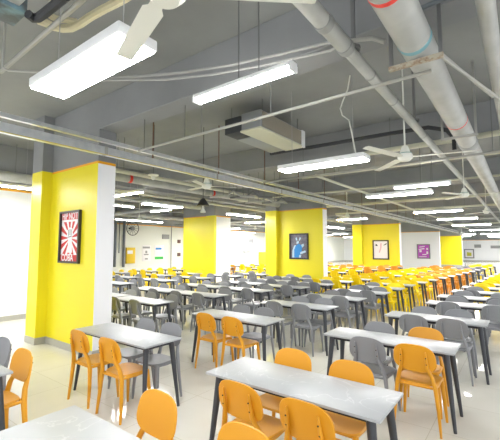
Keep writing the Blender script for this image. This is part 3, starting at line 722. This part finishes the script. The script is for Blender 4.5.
# things on the left wall x = XL (facing +X)
def wall_thing(name, y0, y1, z0, z1, key, label, cat, t=.05):
    o = thing(name, (XL+.002, (y0+y1)/2, (z0+z1)/2), label, cat)
    b = MB(); b.box(0, t, -(y1-y0)/2, (y1-y0)/2, -(z1-z0)/2, (z1-z0)/2, key, .006); b.obj('panel', o); return o
def ywall(u): # y on the left wall of a bearing seen at picture column u
    c, s = math.cos(PITCH), math.sin(PITCH)
    k = (u-250)/F_PX; a = YAW-math.atan(k); return -XL/math.tan(a)
def zwall(u, v):
    y = ywall(u); lo, hi = -2, 5
    for _ in range(40):
        m = (lo+hi)/2
        if project(XL, y, m)[1] > v: lo = m
        else: hi = m
    return lo
def on_wall(u0, u1, v0, v1):
    um = (u0+u1)/2; return ywall(u0), ywall(u1), zwall(um, v1), zwall(um, v0)
y0, y1, z0, z1 = on_wall(126, 134.5, 247.5, 263.5)
o = wall_thing('electrical_cabinet', y0, y1, z0, z1, 'cabinet', 'yellow electrical cabinet on the cream wall', 'cabinet', .12)
b = MB(); b.box(.12, .126, -.25, .12, .1, .3, 'paper'); b.obj('notice', o)['label'] = 'small white notice'
y0, y1, z0, z1 = on_wall(142.5, 151, 245.5, 261)
o = wall_thing('wall_notice', y0, y1, z0, z1, 'paper', 'white notice with grey marks on cream wall', 'notice', .02)
b = MB()
for (a, c, d, e) in ((-.3, .25, .3, .42), (-.1, .05, .0, .16), (-.2, .15, -.12, -.04), (-.12, .1, -.4, -.3)): b.box(.02, .023, a, c, d, e, 'sign')
b.obj('printing', o, False)
y0, y1, z0, z1 = on_wall(154.5, 164, 245, 260)
o = wall_thing('wall_notice', y0, y1, z0, z1, 'paper', 'white notice with blue heading and green bar on cream wall', 'notice', .02)
hh = (z1-z0)/2; ww = (y1-y0)/2
b = MB(); b.box(.02, .023, -ww+.05, ww-.05, -hh+.05, -hh+.22, 'green'); b.obj('green_bar', o, False)['label'] = 'green bar'
b = MB(); b.box(.02, .023, -ww+.1, ww-.2, hh-.3, hh-.18, 'blue'); b.obj('heading', o, False)['label'] = 'blue heading'
y0, y1, z0, z1 = on_wall(162, 168.8, 234.5, 239)
wall_thing('wall_vent', y0, y1, z0, z1, 'sign', 'grey vent grille high on the cream wall', 'vent', .06)
for i, (u, v0, v1, r) in enumerate(((114.6, 224, 267, .075), (123.3, 222, 267, .075), (118.6, 224, 253, .03), (170.6, 228, 270, .03))):
    y = ywall(u); conduit('wall_conduit', [(XL+.09, y, max(zwall(u, v1), .05)), (XL+.09, y, zwall(u, v0)+.2)], r, 'bluegrey' if i < 3 else 'sign',
        ('thick grey conduit down the cream wall beside nearest pier', 'thick grey conduit down the cream wall left of yellow cabinet', 'thin short conduit between two thick wall conduits', 'thin conduit down the corner of the cream wall')[i], 'conduit')
y, z = ywall(129), zwall(129, 228.5)
o = thing('wall_fan', (XL+.02, y, z), 'round black wall fan above the yellow cabinet', 'fan')
b = MB(); b.tube([(0, 0, 0), (.3, 0, .05)], .05, 'black', 10); b.obj('bracket', o)
b = MB()
for k in range(20):
    a0, a1 = 2*PI*k/20, 2*PI*(k+1)/20
    b.tube([(.34, .42*math.cos(a0), .42*math.sin(a0)), (.34, .42*math.cos(a1), .42*math.sin(a1))], .022, 'black', 6)
for k in range(6):
    a = PI*k/6; b.tube([(.36, -.42*math.cos(a), -.42*math.sin(a)), (.36, .42*math.cos(a), .42*math.sin(a))], .009, 'black', 5)
b.obj('guard', o)
b = MB(); b.tube([(.28, 0, 0), (.38, 0, 0)], .12, 'sign', 12); b.obj('hub', o)
for k, (u, v) in enumerate(((178.8, 241.5), (185.8, 241.5), (178.8, 254.5))):
    y, z = ywall(u), zwall(u, v); b = MB(); b.box(XL+.002, XL+.08, y-.12, y+.12, z-.12, z+.12, 'rod', .01); o = b.obj('wall_socket')
    tag(o, ('upper dark red box on the white wall left of second pier', 'dark box tucked against the edge of second pier', 'lower dark red box on the white wall left of second pier')[k], 'wall box')
y0, y1, z0, z1 = on_wall(231.5, 243, 238, 241)
o = wall_thing('wall_lettering', y0, y1, z0, z1, 'sign', 'long grey strip on the white wall right of second pier', 'sign', .03)
y0, y1, z0, z1 = on_wall(248, 253, 239, 243)
wall_thing('wall_sign', y0, y1, z0, z1, 'framegrey', 'square grey sign on white wall right of second pier', 'sign', .03)
y0, y1, z0, z1 = on_wall(242.5, 247.5, 250, 253)
wall_thing('wall_bracket', y0, y1, z0, z1, 'sign', 'small grey bracket low on white wall right of second pier', 'bracket', .3)
y0, y1, z0, z1 = on_wall(258.5, 268, 252, 268)
wall_thing('electrical_cabinet', y0, y1, 0.0, z1, 'cabinet', 'pale yellow cabinet against white wall beside third pier', 'cabinet', .15)

# ------------------------------------------------------------------ world and view
wd = bpy.data.worlds.new('world'); S.world = wd; wd.use_nodes = True
bg = wd.node_tree.nodes['Background']; bg.inputs['Color'].default_value = (.93, .95, 1, 1); bg.inputs['Strength'].default_value = .6
S.view_settings.view_transform = 'Standard'; S.view_settings.look = 'None'; S.view_settings.gamma = 1
S.view_settings.use_curve_mapping = False; S.view_settings.exposure = 1.52
S.cycles.use_denoising = True; S.cycles.max_bounces = 8; S.cycles.diffuse_bounces = 5; S.cycles.sample_clamp_indirect = 6
print('chairs', NCH[0])
